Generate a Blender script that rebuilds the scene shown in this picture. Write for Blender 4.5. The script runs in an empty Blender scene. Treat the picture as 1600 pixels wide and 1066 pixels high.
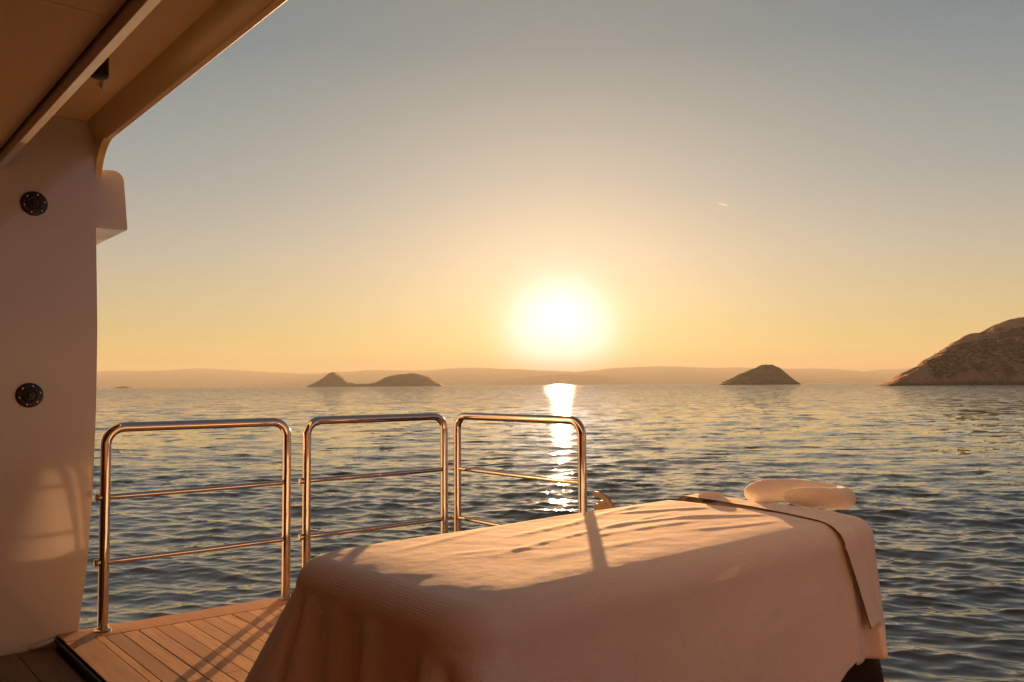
import bpy, bmesh, math, random
import numpy as np
from mathutils import Matrix, Vector
random.seed(4)
rng = np.random.default_rng(11)
S = bpy.context.scene
COL = S.collection
R = math.radians

# ------------------------------------------------------------------ camera
cd = bpy.data.cameras.new('camera')
cam = bpy.data.objects.new('camera', cd)
COL.objects.link(cam)
S.camera = cam
cd.sensor_width = 36.0
cd.lens = 1300.0 / 1600.0 * 36.0
cd.clip_start = 0.05
cd.clip_end = 80000.0
CAM_H = 1.2
cam.matrix_world = (Matrix.Translation((0, 0, CAM_H)) @ Matrix.Rotation(R(-40.7), 4, 'Z')
                    @ Matrix.Rotation(R(90) + math.atan(68.8 / 1300), 4, 'X')
                    @ Matrix.Rotation(-math.atan(0.0065), 4, 'Z'))

# ------------------------------------------------------------------ light, sky, exposure
EV = 2.6
GAIN = 2.0 ** EV
SUN = Vector((0.693, 0.717, 0.057)).normalized()
S.view_settings.view_transform = 'Standard'
S.view_settings.look = 'None'
S.view_settings.gamma = 1.0
S.view_settings.use_curve_mapping = False
S.view_settings.exposure = EV
S.cycles.volume_bounces = 1
S.cycles.max_bounces = 8
S.cycles.sample_clamp_indirect = 4.0
S.cycles.use_denoising = True

sl = bpy.data.lights.new('sun', 'SUN')
sl.energy = 5.0
sl.angle = R(0.5)
sl.color = (1.0, 0.49, 0.19)
so = bpy.data.objects.new('sun', sl)
COL.objects.link(so)
so.rotation_euler = SUN.to_track_quat('Z', 'Y').to_euler()
so.location = (0, 0, 60)


class NT:
    """small node tree builder"""
    def __init__(s, tree):
        s.t = tree

    def n(s, kind, ins=None, **kw):
        nd = s.t.nodes.new(kind)
        for k, v in kw.items():
            setattr(nd, k, v)
        for k, v in (ins or {}).items():
            if isinstance(v, bpy.types.NodeSocket):
                s.t.links.new(v, nd.inputs[k])
            else:
                nd.inputs[k].default_value = v
        return nd

    def m(s, op, a, b=0.0, c=0.0):
        nd = s.t.nodes.new('ShaderNodeMath')
        nd.operation = op
        for i, v in enumerate((a, b, c)):
            if isinstance(v, bpy.types.NodeSocket):
                s.t.links.new(v, nd.inputs[i])
            else:
                nd.inputs[i].default_value = v
        return nd.outputs[0]

    def mix(s, f, a, b, mode='MIX'):
        nd = s.t.nodes.new('ShaderNodeMix')
        nd.data_type = 'RGBA'
        nd.blend_type = mode
        for i, v in ((0, f), (6, a), (7, b)):
            if isinstance(v, bpy.types.NodeSocket):
                s.t.links.new(v, nd.inputs[i])
            elif i == 0:
                nd.inputs[0].default_value = v
            else:
                nd.inputs[i].default_value = (*v, 1.0)
        return nd.outputs[2]

    def ramp(s, f, stops, interp='LINEAR'):
        nd = s.t.nodes.new('ShaderNodeValToRGB')
        nd.color_ramp.interpolation = interp
        e = nd.color_ramp.elements
        while len(e) < len(stops):
            e.new(0.5)
        for el, (p, c) in zip(e, stops):
            el.position = p
            el.color = (*c, 1.0) if len(c) == 3 else c
        s.t.links.new(f, nd.inputs[0])
        return nd.outputs[0]


W = bpy.data.worlds.new('World')
S.world = W
W.use_nodes = True
wt = W.node_tree
wt.nodes.clear()
w = NT(wt)
tc = w.n('ShaderNodeTexCoord')
dirn = w.n('ShaderNodeVectorMath', {0: tc.outputs['Generated']}, operation='NORMALIZE').outputs[0]
sep = w.n('ShaderNodeSeparateXYZ', {0: dirn})
el = w.m('MAXIMUM', sep.outputs[2], 0.0)
# towards-the-sun sky, by sine of elevation
front = w.ramp(el, [(0.0, (0.20, 0.15, 0.02)), (0.04, (0.456, 0.419, 0.142)), (0.09, (0.408, 0.424, 0.259)),
                    (0.15, (0.338, 0.379, 0.337)), (0.23, (0.207, 0.296, 0.326)), (0.38, (0.077, 0.177, 0.237)),
                    (0.65, (0.115, 0.13, 0.13)), (1.0, (0.11, 0.11, 0.11))])
back = w.ramp(el, [(0.0, (0.19, 0.145, 0.22)), (0.12, (0.26, 0.19, 0.275)), (0.3, (0.21, 0.17, 0.25)),
                   (0.6, (0.10, 0.09, 0.10)), (1.0, (0.08, 0.10, 0.13))])
hd = w.n('ShaderNodeVectorMath', {0: dirn, 1: Vector((SUN.x, SUN.y, 0)).normalized()}, operation='DOT_PRODUCT').outputs['Value']
side = w.n('ShaderNodeMapRange', {0: hd, 1: -0.5, 2: 0.85}, interpolation_type='SMOOTHSTEP').outputs[0]
base = w.mix(side, back, front)
sd = w.n('ShaderNodeVectorMath', {0: dirn, 1: SUN}, operation='DOT_PRODUCT').outputs['Value']
ang = w.m('ARCCOSINE', w.m('MINIMUM', sd, 1.0))           # radians from the sun


def gauss(sig):
    q = w.m('DIVIDE', ang, sig)
    return w.m('EXPONENT', w.m('MULTIPLY', w.m('MULTIPLY', q, q), -1.0))


def addglow(col, f, rgb):
    v = w.n('ShaderNodeVectorMath', {0: rgb, 3: f}, operation='SCALE').outputs[0]
    return w.n('ShaderNodeVectorMath', {0: col, 1: v}, operation='ADD').outputs[0]


sky = addglow(base, w.m('EXPONENT', w.m('DIVIDE', ang, -0.21)), (1.06, 0.65, 0.282))
sky = addglow(sky, gauss(0.085), (0.04, 0.10, 0.16))
q4 = w.m('POWER', w.m('DIVIDE', ang, 0.063), 3.2)
sky = addglow(sky, w.m('EXPONENT', w.m('MULTIPLY', q4, -1.0)), (0.40, 0.55, 0.85))
nish = w.n('ShaderNodeTexSky', sky_type='NISHITA', sun_disc=False, sun_elevation=math.asin(SUN.z),
           sun_rotation=math.atan2(SUN.x, SUN.y), air_density=1.0, dust_density=3.0)
bg1 = w.n('ShaderNodeBackground', {0: sky, 1: 1.0 / GAIN})
bg2 = w.n('ShaderNodeBackground', {0: nish.outputs[0], 1: 0.0004})
ad = w.n('ShaderNodeAddShader', {0: bg1.outputs[0], 1: bg2.outputs[0]})
w.n('ShaderNodeOutputWorld', {0: ad.outputs[0]})
W.cycles.sampling_method = 'MANUAL'
W.cycles.sample_map_resolution = 2048


# ------------------------------------------------------------------ helpers
def link(name, me, mat=None, parent=None, smooth=None):
    o = bpy.data.objects.new(name, me)
    COL.objects.link(o)
    if mat is not None and not me.materials:
        me.materials.append(mat)
    if parent is not None:
        o.parent = parent
    return o


def finish(bm, name, mat, parent=None, smooth=35):
    bmesh.ops.recalc_face_normals(bm, faces=bm.faces)
    if smooth:
        for f in bm.faces:
            f.smooth = True
        for e in bm.edges:
            if len(e.link_faces) == 2 and e.calc_face_angle(0) > R(smooth):
                e.smooth = False
    me = bpy.data.meshes.new(name)
    bm.to_mesh(me)
    bm.free()
    return link(name, me, mat, parent)


def tag(o, label=None, cat=None, group=None, kind=None):
    for k, v in (('label', label), ('category', cat), ('group', group), ('kind', kind)):
        if v:
            o[k] = v
    return o


def empty(name, loc=(0, 0, 0)):
    o = bpy.data.objects.new(name, None)
    COL.objects.link(o)
    o.location = loc
    o.empty_display_size = 0.1
    return o


def box(bm, lo, hi, bev=0.0, seg=2):
    r = bmesh.ops.create_cube(bm, size=1.0)
    vs = r['verts']
    lo, hi = Vector(lo), Vector(hi)
    for v in vs:
        v.co = Vector([(lo[i] + hi[i]) / 2 + v.co[i] * (hi[i] - lo[i]) for i in range(3)])
    if bev:
        es = list({e for v in vs for e in v.link_edges})
        bmesh.ops.bevel(bm, geom=es, offset=bev, segments=seg, profile=0.5, affect='EDGES')


def boxo(name, lo, hi, mat, parent=None, bev=0.004, seg=2):
    bm = bmesh.new()
    box(bm, lo, hi, bev, seg)
    return finish(bm, name, mat, parent, 20)


def prism(bm, pts, axis, a0, a1):
    """extrude a closed 2D outline along an axis (0=x, 1=y, 2=z)"""
    def P(u, v, a):
        return (a, u, v) if axis == 0 else (u, a, v) if axis == 1 else (u, v, a)
    A = [bm.verts.new(P(u, v, a0)) for u, v in pts]
    B = [bm.verts.new(P(u, v, a1)) for u, v in pts]
    n = len(pts)
    bm.faces.new(A)
    bm.faces.new(B[::-1])
    for i in range(n):
        bm.faces.new((A[i], A[(i + 1) % n], B[(i + 1) % n], B[i]))


def tube(bm, pts, rad, n=16, caps=True):
    """a tube through points (parallel-transport frame); rad is a number or a list"""
    pts = [Vector(p) for p in pts]
    k = len(pts)
    rs = rad if isinstance(rad, (list, tuple)) else [rad] * k
    tg = [((pts[min(i + 1, k - 1)] - pts[max(i - 1, 0)])).normalized() for i in range(k)]
    up = Vector((0, 0, 1)) if abs(tg[0].z) < 0.9 else Vector((1, 0, 0))
    a = tg[0].cross(up).normalized()
    rings = []
    for i in range(k):
        a = (a - tg[i] * a.dot(tg[i])).normalized()
        b = tg[i].cross(a)
        rings.append([bm.verts.new(pts[i] + (a * math.cos(q) + b * math.sin(q)) * rs[i])
                      for q in (2 * math.pi * j / n for j in range(n))])
    for i in range(k - 1):
        for j in range(n):
            bm.faces.new((rings[i][j], rings[i][(j + 1) % n], rings[i + 1][(j + 1) % n], rings[i + 1][j]))
    if caps:
        bm.faces.new(rings[0][::-1])
        bm.faces.new(rings[-1])


def lathe(bm, prof, M=Matrix.Identity(4), n=32):
    """revolve (r, h) profile about the local z axis"""
    rings = []
    for r, h in prof:
        if r < 1e-6:
            rings.append([bm.verts.new(M @ Vector((0, 0, h)))])
        else:
            rings.append([bm.verts.new(M @ Vector((r * math.cos(2 * math.pi * j / n), r * math.sin(2 * math.pi * j / n), h))) for j in range(n)])
    for A, B in zip(rings, rings[1:]):
        for j in range(n):
            q = [A[j % len(A)], A[(j + 1) % len(A)], B[(j + 1) % len(B)], B[j % len(B)]]
            u = []
            for v in q:
                if v not in u:
                    u.append(v)
            if len(u) > 2:
                bm.faces.new(u)


def gridmesh(name, V, rows, cols, wrap=False):
    """V: (rows*cols,3) array in row-major order -> quad mesh, smooth"""
    me = bpy.data.meshes.new(name)
    i = np.arange(rows - 1)[:, None]
    j = np.arange(cols if wrap else cols - 1)[None, :]
    j2 = (j + 1) % cols
    q = np.stack(np.broadcast_arrays(i * cols + j, i * cols + j2, (i + 1) * cols + j2, (i + 1) * cols + j), -1).reshape(-1, 4)
    me.vertices.add(len(V))
    me.vertices.foreach_set('co', np.ascontiguousarray(V, dtype=np.float32).ravel())
    me.loops.add(q.size)
    me.loops.foreach_set('vertex_index', q.astype(np.int32).ravel())
    me.polygons.add(len(q))
    me.polygons.foreach_set('loop_start', np.arange(0, q.size, 4, dtype=np.int32))
    me.polygons.foreach_set('use_smooth', np.ones(len(q), dtype=bool))
    me.update(calc_edges=True)
    return me


def vnoise(x, y, seed=0):
    """2D value noise, about -1..1"""
    xi, yi = np.floor(x).astype(np.int64), np.floor(y).astype(np.int64)
    fx, fy = x - xi, y - yi
    fx, fy = fx * fx * (3 - 2 * fx), fy * fy * (3 - 2 * fy)

    def h(a, b):
        n = (a * 374761393 + b * 668265263 + seed * 982451653) & 0x7fffffff
        n = ((n ^ (n >> 13)) * 1274126177) & 0x7fffffff
        return ((n ^ (n >> 16)) & 0xffff) / 32767.5 - 1.0
    return ((h(xi, yi) * (1 - fx) + h(xi + 1, yi) * fx) * (1 - fy)
            + (h(xi, yi + 1) * (1 - fx) + h(xi + 1, yi + 1) * fx) * fy)


def fbm(x, y, oct=5, seed=0, gain=0.5):
    s, a = 0, 1.0
    for k in range(oct):
        s = s + a * vnoise(x * 2 ** k + 17.3 * k, y * 2 ** k + 9.1 * k, seed + k)
        a *= gain
    return s


# ------------------------------------------------------------------ materials
def mat(name):
    m = bpy.data.materials.new(name)
    m.use_nodes = True
    t = m.node_tree
    t.nodes.clear()
    k = NT(t)
    k.mat = m
    k.out = k.n('ShaderNodeOutputMaterial')
    return k


def done(k, sh):
    k.t.links.new(sh, k.out.inputs[0])
    return k.mat


def princ(k, **kw):
    nm = {'col': 'Base Color', 'rough': 'Roughness', 'metal': 'Metallic', 'normal': 'Normal', 'ior': 'IOR',
          'coat': 'Coat Weight', 'coatr': 'Coat Roughness', 'sheen': 'Sheen Weight', 'sheenr': 'Sheen Roughness',
          'spec': 'Specular IOR Level'}
    ins = {}
    for a, v in kw.items():
        if a == 'col' and not isinstance(v, bpy.types.NodeSocket):
            v = (*v, 1.0)
        ins[nm[a]] = v
    return k.n('ShaderNodeBsdfPrincipled', ins).outputs[0]


def objco(k, scale=(1, 1, 1)):
    c = k.n('ShaderNodeTexCoord')
    return k.n('ShaderNodeMapping', {'Vector': c.outputs['Object'], 'Scale': scale}).outputs[0]


def noise(k, vec, scale, detail=4.0, rough=0.55, dist=0.0):
    return k.n('ShaderNodeTexNoise', {'Vector': vec, 'Scale': scale, 'Detail': detail, 'Roughness': rough, 'Distortion': dist}).outputs[0]


def bump(k, h, strength, dist, nrm=None):
    ins = {'Height': h, 'Strength': strength, 'Distance': dist}
    if nrm is not None:
        ins['Normal'] = nrm
    return k.n('ShaderNodeBump', ins).outputs[0]


def m_paint(name, col, rough=0.16, coat=0.7):
    k = mat(name)
    v = objco(k)
    n1 = noise(k, v, 1.7, 3)
    n2 = noise(k, v, 9.0, 5)
    c = k.mix(k.m('MULTIPLY', n2, 0.35), col, tuple(x * 0.82 for x in col))
    r = k.n('ShaderNodeMapRange', {0: n2, 3: rough * 0.7, 4: rough * 1.5}).outputs[0]
    b = bump(k, n1, 0.12, 0.015)
    return done(k, princ(k, col=c, rough=r, normal=b, coat=coat, coatr=0.02))


def m_teak(name, dark=1.0):
    k = mat(name)
    oi = k.n('ShaderNodeObjectInfo')
    v = objco(k, (1, 1, 1))
    off = k.n('ShaderNodeVectorMath', {0: v, 1: k.n('ShaderNodeCombineXYZ', {0: k.m('MULTIPLY', oi.outputs['Random'], 37.0), 1: k.m('MULTIPLY', oi.outputs['Random'], 91.0)}).outputs[0]}, operation='ADD').outputs[0]
    st = k.n('ShaderNodeMapping', {'Vector': off, 'Scale': (90, 3.5, 40)}).outputs[0]
    g = noise(k, st, 1.0, 6, 0.6, 0.6)
    st2 = k.n('ShaderNodeMapping', {'Vector': off, 'Scale': (14, 0.8, 10)}).outputs[0]
    g2 = noise(k, st2, 1.0, 3, 0.5, 1.2)
    wear = noise(k, objco(k), 2.6, 5)
    a = k.mix(oi.outputs['Random'], tuple(dark * x for x in (0.32, 0.145, 0.044)), tuple(dark * x for x in (0.70, 0.39, 0.16)))
    c = k.mix(k.n('ShaderNodeMapRange', {0: g, 1: 0.38, 2: 0.72, 3: 0.0, 4: 0.7}).outputs[0], a, tuple(dark * x for x in (0.22, 0.105, 0.045)))
    c = k.mix(k.m('MULTIPLY', g2, 0.4), c, tuple(dark * x for x in (0.52, 0.32, 0.17)))
    c = k.mix(k.n('ShaderNodeMapRange', {0: wear, 1: 0.5, 2: 0.75, 3: 0.0, 4: 0.35}).outputs[0], c, tuple(dark * x for x in (0.42, 0.31, 0.2)))
    b = bump(k, g, 0.35, 0.002)
    return done(k, princ(k, col=c, rough=0.55, normal=b, spec=0.35))


def m_plain(name, col, rough=0.6, metal=0.0, var=0.15, scale=20, bumpd=0.0005):
    k = mat(name)
    n1 = noise(k, objco(k), scale, 4)
    c = k.mix(n1, tuple(x * (1 + var) for x in col), tuple(x * (1 - var) for x in col))
    b = bump(k, n1, 0.3, bumpd)
    return done(k, princ(k, col=c, rough=rough, metal=metal, normal=b))


def m_cloth(name, col, cell=1150.0, trans=0.14, amp=0.0006, sheen=0.08):
    k = mat(name)
    c = k.n('ShaderNodeTexCoord').outputs['Object']
    s = k.n('ShaderNodeSeparateXYZ', {0: k.n('ShaderNodeVectorMath', {0: c, 3: cell}, operation='SCALE').outputs[0]})
    hh = k.m('ADD', k.m('ADD', k.m('SINE', s.outputs[0]), k.m('SINE', s.outputs[1])), k.m('SINE', s.outputs[2]))
    n0 = noise(k, c, 700, 2)
    n1 = noise(k, c, 11, 5)
    h = k.m('ADD', k.m('MULTIPLY', hh, 0.33), k.m('MULTIPLY', n0, 0.8))
    b = bump(k, n1, 0.35, 0.012)
    b = bump(k, h, 0.55, amp, b)
    cc = k.mix(n1, col, tuple(x * 0.93 for x in col))
    p = princ(k, col=cc, rough=0.9, normal=b, sheen=sheen, sheenr=0.5, spec=0.15)
    tr = k.n('ShaderNodeBsdfTranslucent', {0: (col[0], col[1] * 0.9, col[2] * 0.75, 1)}).outputs[0]
    return done(k, k.n('ShaderNodeMixShader', {0: trans, 1: p, 2: tr}).outputs[0])


GEL = m_paint('white_gelcoat', (0.53, 0.505, 0.46), 0.10)
GEL_IN = m_paint('warm_lit_ceiling_paint', (0.70, 0.55, 0.31), 0.35, 0.1)  # white ceiling paint, with orange bounce from the deck put into its colour
WARM_GEL = m_paint('warm_lit_gelcoat', (0.80, 0.60, 0.29), 0.3, 0.1)  # white gelcoat of the beam, tinted to carry the warm bounced light
BEIGE = m_plain('interior_panelling', (0.17, 0.04, 0.003), 0.4, 0, 0.2, 3)
LINING = m_plain('pale_lining', (0.20, 0.13, 0.10), 0.5, 0, 0.15, 3)
TEAK = m_teak('teak')
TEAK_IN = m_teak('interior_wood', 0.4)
CAULK = m_plain('black_caulk', (0.018, 0.016, 0.015), 0.6)
RUB = m_plain('black_rubber', (0.010, 0.007, 0.006), 0.45, 0, 0.3, 60)
DARK = m_plain('dark_skirt_cloth', (0.018, 0.012, 0.011), 0.95, 0, 0.25, 90, 0.001)
PIPE = m_plain('dark_brown_piping', (0.03, 0.014, 0.010), 0.8)
COVER = m_cloth('white_waffle_cotton', (0.82, 0.785, 0.765))
TOWEL = m_cloth('white_towel_cotton', (0.82, 0.78, 0.74), 1600.0, 0.12, 0.0005)
TERRY = m_cloth('white_terry', (0.82, 0.78, 0.75), 1500.0, 0.05, 0.0015, 0.5)
FIT = m_plain('tan_bracket_paint', (0.24, 0.19, 0.13), 0.45, 0.2)
PALE = m_plain('pale_reflection', (0.7, 0.66, 0.6), 0.4)  # brightness of a reflection given as a pale base colour

k = mat('polished_steel')
sv = objco(k, (1, 1, 1))
sn = noise(k, sv, 35, 5)
STEEL = done(k, princ(k, col=(0.52, 0.485, 0.45), metal=1.0, rough=k.n('ShaderNodeMapRange', {0: sn, 3: 0.03, 4: 0.13}).outputs[0],
                      normal=bump(k, noise(k, sv, 6, 2), 0.08, 0.01)))

k = mat('sea_water')
geo = k.n('ShaderNodeNewGeometry')
gv = geo.outputs['Position']
dist = k.n('ShaderNodeVectorMath', {0: gv}, operation='LENGTH').outputs['Value']
nv1 = k.n('ShaderNodeTexNoise', {'Vector': k.n('ShaderNodeMapping', {'Vector': gv, 'Rotation': (0, 0, R(-38)), 'Scale': (0.75, 1.0, 0)}).outputs[0],
                                 'Scale': 0.34, 'Detail': 6.0, 'Roughness': 0.72}).outputs['Color']
nv2 = k.n('ShaderNodeTexNoise', {'Vector': k.n('ShaderNodeMapping', {'Vector': gv, 'Rotation': (0, 0, R(-30)), 'Scale': (0.8, 1.0, 0)}).outputs[0],
                                 'Scale': 4.5, 'Detail': 3.0, 'Roughness': 0.6, 'Distortion': 0.3}).outputs['Color']


def slope(col, f):
    v = k.n('ShaderNodeVectorMath', {0: col, 1: (0.5, 0.5, 0.5)}, operation='SUBTRACT').outputs[0]
    v = k.n('ShaderNodeVectorMath', {0: v, 1: (1, 1, 0)}, operation='MULTIPLY').outputs[0]
    return k.n('ShaderNodeVectorMath', {0: v, 3: f}, operation='SCALE').outputs[0]


f1 = k.n('ShaderNodeMapRange', {0: dist, 1: 8.0, 2: 60.0, 3: 0.0, 4: 0.8}, interpolation_type='SMOOTHSTEP').outputs[0]
f1 = k.m('ADD', f1, k.n('ShaderNodeMapRange', {0: dist, 1: 70.0, 2: 500.0, 3: 0.0, 4: 1.2}, interpolation_type='SMOOTHSTEP').outputs[0])
nn = k.n('ShaderNodeVectorMath', {0: geo.outputs['Normal'], 1: slope(nv1, f1)}, operation='ADD').outputs[0]
# short steep lee faces of the wind chop: sparse streaks elongated along the crests, tilted down-wind
WIND = (math.sin(R(38)), math.cos(R(38)), 0.0)
for sc_, d0, d1, amp in ((1.5, 7.0, 25.0, 0.38), (0.45, 40.0, 160.0, 0.5)):
    mp = k.n('ShaderNodeMapping', {'Vector': gv, 'Rotation': (0, 0, R(-38)), 'Scale': (2.4, 1.0, 1.0)}, vector_type='TEXTURE').outputs[0]
    sx = k.n('ShaderNodeSeparateXYZ', {0: mp})
    flat = k.n('ShaderNodeCombineXYZ', {0: sx.outputs[0], 1: sx.outputs[1]}).outputs[0]
    ns = k.n('ShaderNodeTexNoise', {'Vector': flat, 'Scale': sc_, 'Detail': 4.0, 'Roughness': 0.62, 'Distortion': 0.5}).outputs[0]
    st = k.n('ShaderNodeMapRange', {0: ns, 1: 0.53, 2: 0.74}, interpolation_type='SMOOTHSTEP').outputs[0]
    st = k.m('MULTIPLY', st, k.n('ShaderNodeMapRange', {0: dist, 1: d0, 2: d1, 3: 0.0, 4: amp}).outputs[0])
    tl = k.n('ShaderNodeVectorMath', {0: (-WIND[0], -WIND[1], 0.0), 3: st}, operation='SCALE').outputs[0]
    nn = k.n('ShaderNodeVectorMath', {0: nn, 1: tl}, operation='ADD').outputs[0]
nn = k.n('ShaderNodeVectorMath', {0: nn, 1: slope(nv2, 0.10)}, operation='ADD').outputs[0]
nn = k.n('ShaderNodeVectorMath', {0: nn}, operation='NORMALIZE').outputs[0]
WATER = done(k, princ(k, col=(0.022, 0.019, 0.014), rough=0.035, ior=1.7, normal=nn))


def m_rock(name, rock, scrub, sc, lo=0.48, hi=0.6):
    k = mat(name)
    v = k.n('ShaderNodeNewGeometry').outputs['Position']
    a = noise(k, v, sc, 8, 0.62)
    b2 = noise(k, v, sc * 7, 6, 0.6)
    c = k.mix(b2, tuple(x * 1.25 for x in rock), tuple(x * 0.6 for x in rock))
    f = k.n('ShaderNodeMapRange', {0: a, 1: lo, 2: hi}).outputs[0]
    c = k.mix(f, c, scrub)
    zz = k.n('ShaderNodeSeparateXYZ', {0: v}).outputs[2]
    wet = k.n('ShaderNodeMapRange', {0: k.m('ADD', zz, k.m('MULTIPLY', b2, -2.5)), 1: -1.5, 2: 1.2, 3: 0.75, 4: 0.0}).outputs[0]
    c = k.mix(wet, c, (0.05, 0.035, 0.025))
    return done(k, princ(k, col=c, rough=0.95, spec=0.1, normal=bump(k, b2, 0.8, 1.2 / sc / 7)))


ROCK = m_rock('dry_hillside', (0.46, 0.27, 0.155), (0.20, 0.12, 0.06), 0.045, 0.50, 0.62)
ISLE = m_rock('island_scrub', (0.24, 0.18, 0.09), (0.11, 0.09, 0.035), 0.05, 0.36, 0.64)
FAR = m_rock('far_mountain', (0.30, 0.26, 0.21), (0.18, 0.17, 0.13), 0.0015)
SCRUB = m_plain('scrub_leaf', (0.09, 0.07, 0.03), 0.95, 0, 0.4, 0.3, 0.1)

# ------------------------------------------------------------------ sea
SEA = -1.3
h_eye = CAM_H - SEA
rr = [1.2]
while rr[-1] < 16800:
    r0 = rr[-1]
    rr.append(r0 + max(0.03, min(r0 * r0 / (h_eye * 832) * 0.55, 0.03 * r0)) if r0 < 320 else r0 * 1.06)
rr = np.array(rr)
az = np.concatenate([np.linspace(3, 78, 1080), np.linspace(78, 363, 110)[1:-1]])
RR, AZ = np.meshgrid(rr, np.radians(az), indexing='ij')
X, Y = RR * np.sin(AZ), RR * np.cos(AZ)
DR = np.gradient(rr)[:, None]
ZW = np.zeros_like(X)
DX = np.zeros_like(X)
DY = np.zeros_like(X)
gust = 1.0 + 0.35 * vnoise(X / 14, Y / 14, 5) + 0.25 * vnoise(X / 60, Y / 45, 8)
nw = 96
lam = np.exp(np.linspace(np.log(0.10), np.log(6.0), nw))
wind = R(38)
for i, L in enumerate(lam):
    th = wind + rng.normal(0, 0.36 if L > 0.6 else 0.55)
    kk = 2 * math.pi / L
    kx, ky = kk * math.sin(th), kk * math.cos(th)
    slope = 0.030 * (1.0 + 0.5 * math.sin(i * 2.4)) * (1.0 if L < 0.9 else (0.9 / L) ** 0.9) * (0.8 if L < 0.16 else 1.0)
    A = slope / kk
    kr = np.abs(kx * np.sin(AZ) + ky * np.cos(AZ))
    att = np.clip(1.7 - kr * DR / 4.0, 0.0 if L < 0.3 else 0.4, 1.0) * np.clip(1.6 - kk * DR / 40.0, 0.12, 1)
    p = kx * X + ky * Y + rng.uniform(0, 6.28)
    g = gust if L < 3 else 1.0
    ZW += A * att * g * np.cos(p)
    q = -1.5 * A * att * np.sin(p)
    DX += q * math.sin(th)
    DY += q * math.cos(th)
fade = np.clip((RR - 1.5) / 2.0, 0, 1) * np.clip((9000 - RR) / 4000, 0, 1)
V = np.stack([X + DX * fade, Y + DY * fade, SEA + ZW * fade], -1).reshape(-1, 3)
sea = link('sea', gridmesh('sea', V, len(rr), len(az), wrap=True), WATER)
tag(sea, kind='structure')


# ------------------------------------------------------------------ land across the water
def hill(name, D, prof, depth, material, nu, nv, rough, seed, nscale, kind='structure', power=0.8, dist_at=None):
    """prof: (azimuth deg from +Y towards +X, height over distance); an island of real depth at distance D"""
    a = np.array([p[0] for p in prof], float)
    A = np.linspace(a[0], a[-1], nu)
    DA = np.interp(A, [p[0] for p in dist_at], [p[1] for p in dist_at]) if dist_at else np.full(nu, float(D))
    hgt = np.array([p[1] for p in prof], float)
    # smooth interpolation of the crest line
    H = np.interp(A, a, hgt) * DA
    ker = np.hanning(max(3, (nu // (len(a) * 6)) | 1) + 2)
    ker /= ker.sum()
    Hs = np.convolve(np.pad(H, len(ker) // 2, mode='edge'), ker, 'valid')[:nu]
    u = np.linspace(-1, 1, nv)
    UU, AA = np.meshgrid(u, np.radians(A), indexing='ij')
    dist = DA[None, :] + UU * depth + depth * 0.12 * vnoise(AA * D / depth * 1.5, AA * 0, seed + 40) * (1 - UU ** 2)
    Xh, Yh = dist * np.sin(AA), dist * np.cos(AA)
    env = np.clip(1 - np.abs(UU) ** 1.7, 0, 1) ** power
    Zh = Hs[None, :] * env
    nz = fbm(Xh / nscale, Yh / nscale, 6, seed, 0.55)
    Zh = Zh + nz * rough * np.clip(Zh / (rough * 4 + 1e-6), 0, 1)
    Zh = np.where(env <= 0.001, -6.0, Zh) + SEA - 0.4
    o = link(name, gridmesh(name, np.stack([Xh, Yh, Zh], -1).reshape(-1, 3), nv, nu), material)
    o['kind'] = kind
    return o, Xh, Yh, Zh


def px_az(x):
    return 40.7 + math.degrees(math.atan((x - 800) / 1302.0))


def px_h(x, y):
    yh = 601.8 - 0.0065 * (x - 800)
    return max(0.0, (yh - y) / 1302.0 * math.cos(math.atan((x - 800) / 1302.0)))


def prof_px(pts):
    return [(px_az(x), px_h(x, y)) for x, y in pts]


head_pts = prof_px([(1348, 599.8), (1366, 597.6), (1384, 593), (1398, 587), (1414, 578), (1440, 561), (1460, 551), (1485, 536), (1510, 521), (1535, 513), (1560, 504), (1580, 497), (1600, 491)])
head_pts += [(76, 0.084), (80, 0.10), (86, 0.108), (92, 0.092), (100, 0.05), (106, 0.0)]
headland, hx, hy, hz = hill('headland', 1100, head_pts, 135, ROCK, 460, 150, 2.4, 3, 30,
                            dist_at=[(64.6, 760), (66.5, 850), (69, 935), (72.5, 1010), (78, 1090), (90, 1250), (106, 1450)])
hill('island', 1800, prof_px([(1118, 599.6), (1132, 595), (1150, 586), (1170, 577), (1185, 571.3), (1198, 567.2), (1208, 568.2), (1222, 576), (1236, 588), (1251, 598)]), 95, ISLE, 220, 70, 2.0, 12, 16)
hill('island', 3600, prof_px([(478, 603.5), (492, 597), (505, 589), (514, 582.5), (521, 580.5), (532, 586), (546, 595), (558, 598.8), (575, 599), (588, 596), (604, 588.5), (622, 583.5), (640, 582.5), (656, 584.5), (672, 590), (684, 597), (694, 602.2)]), 240, ISLE, 220, 60, 2.2, 21, 48)
hill('islet', 4000, prof_px([(176, 606.3), (184, 603.6), (194, 602.6), (201, 603.6), (209, 606)]), 60, ISLE, 40, 20, 0.4, 31, 20)
hill('mountains', 16000, prof_px([(20, 595), (100, 583), (155, 580.5), (230, 578.5), (300, 577), (370, 579), (420, 581), (480, 584.5), (520, 583), (570, 578), (640, 578.5), (700, 577), (770, 575), (830, 578), (900, 580), (960, 576), (1020, 572), (1080, 574), (1120, 576), (1180, 574), (1250, 576), (1300, 577), (1350, 581), (1400, 577), (1500, 572), (1600, 576), (1750, 598)]), 1300, FAR, 400, 40, 18, 41, 700)
hill('low_hills', 11500, prof_px([(700, 601.8), (735, 599), (775, 593), (830, 588), (875, 584.5), (930, 586), (985, 592), (1040, 598.5), (1060, 600)]), 600, FAR, 160, 30, 6, 51, 260)
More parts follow.
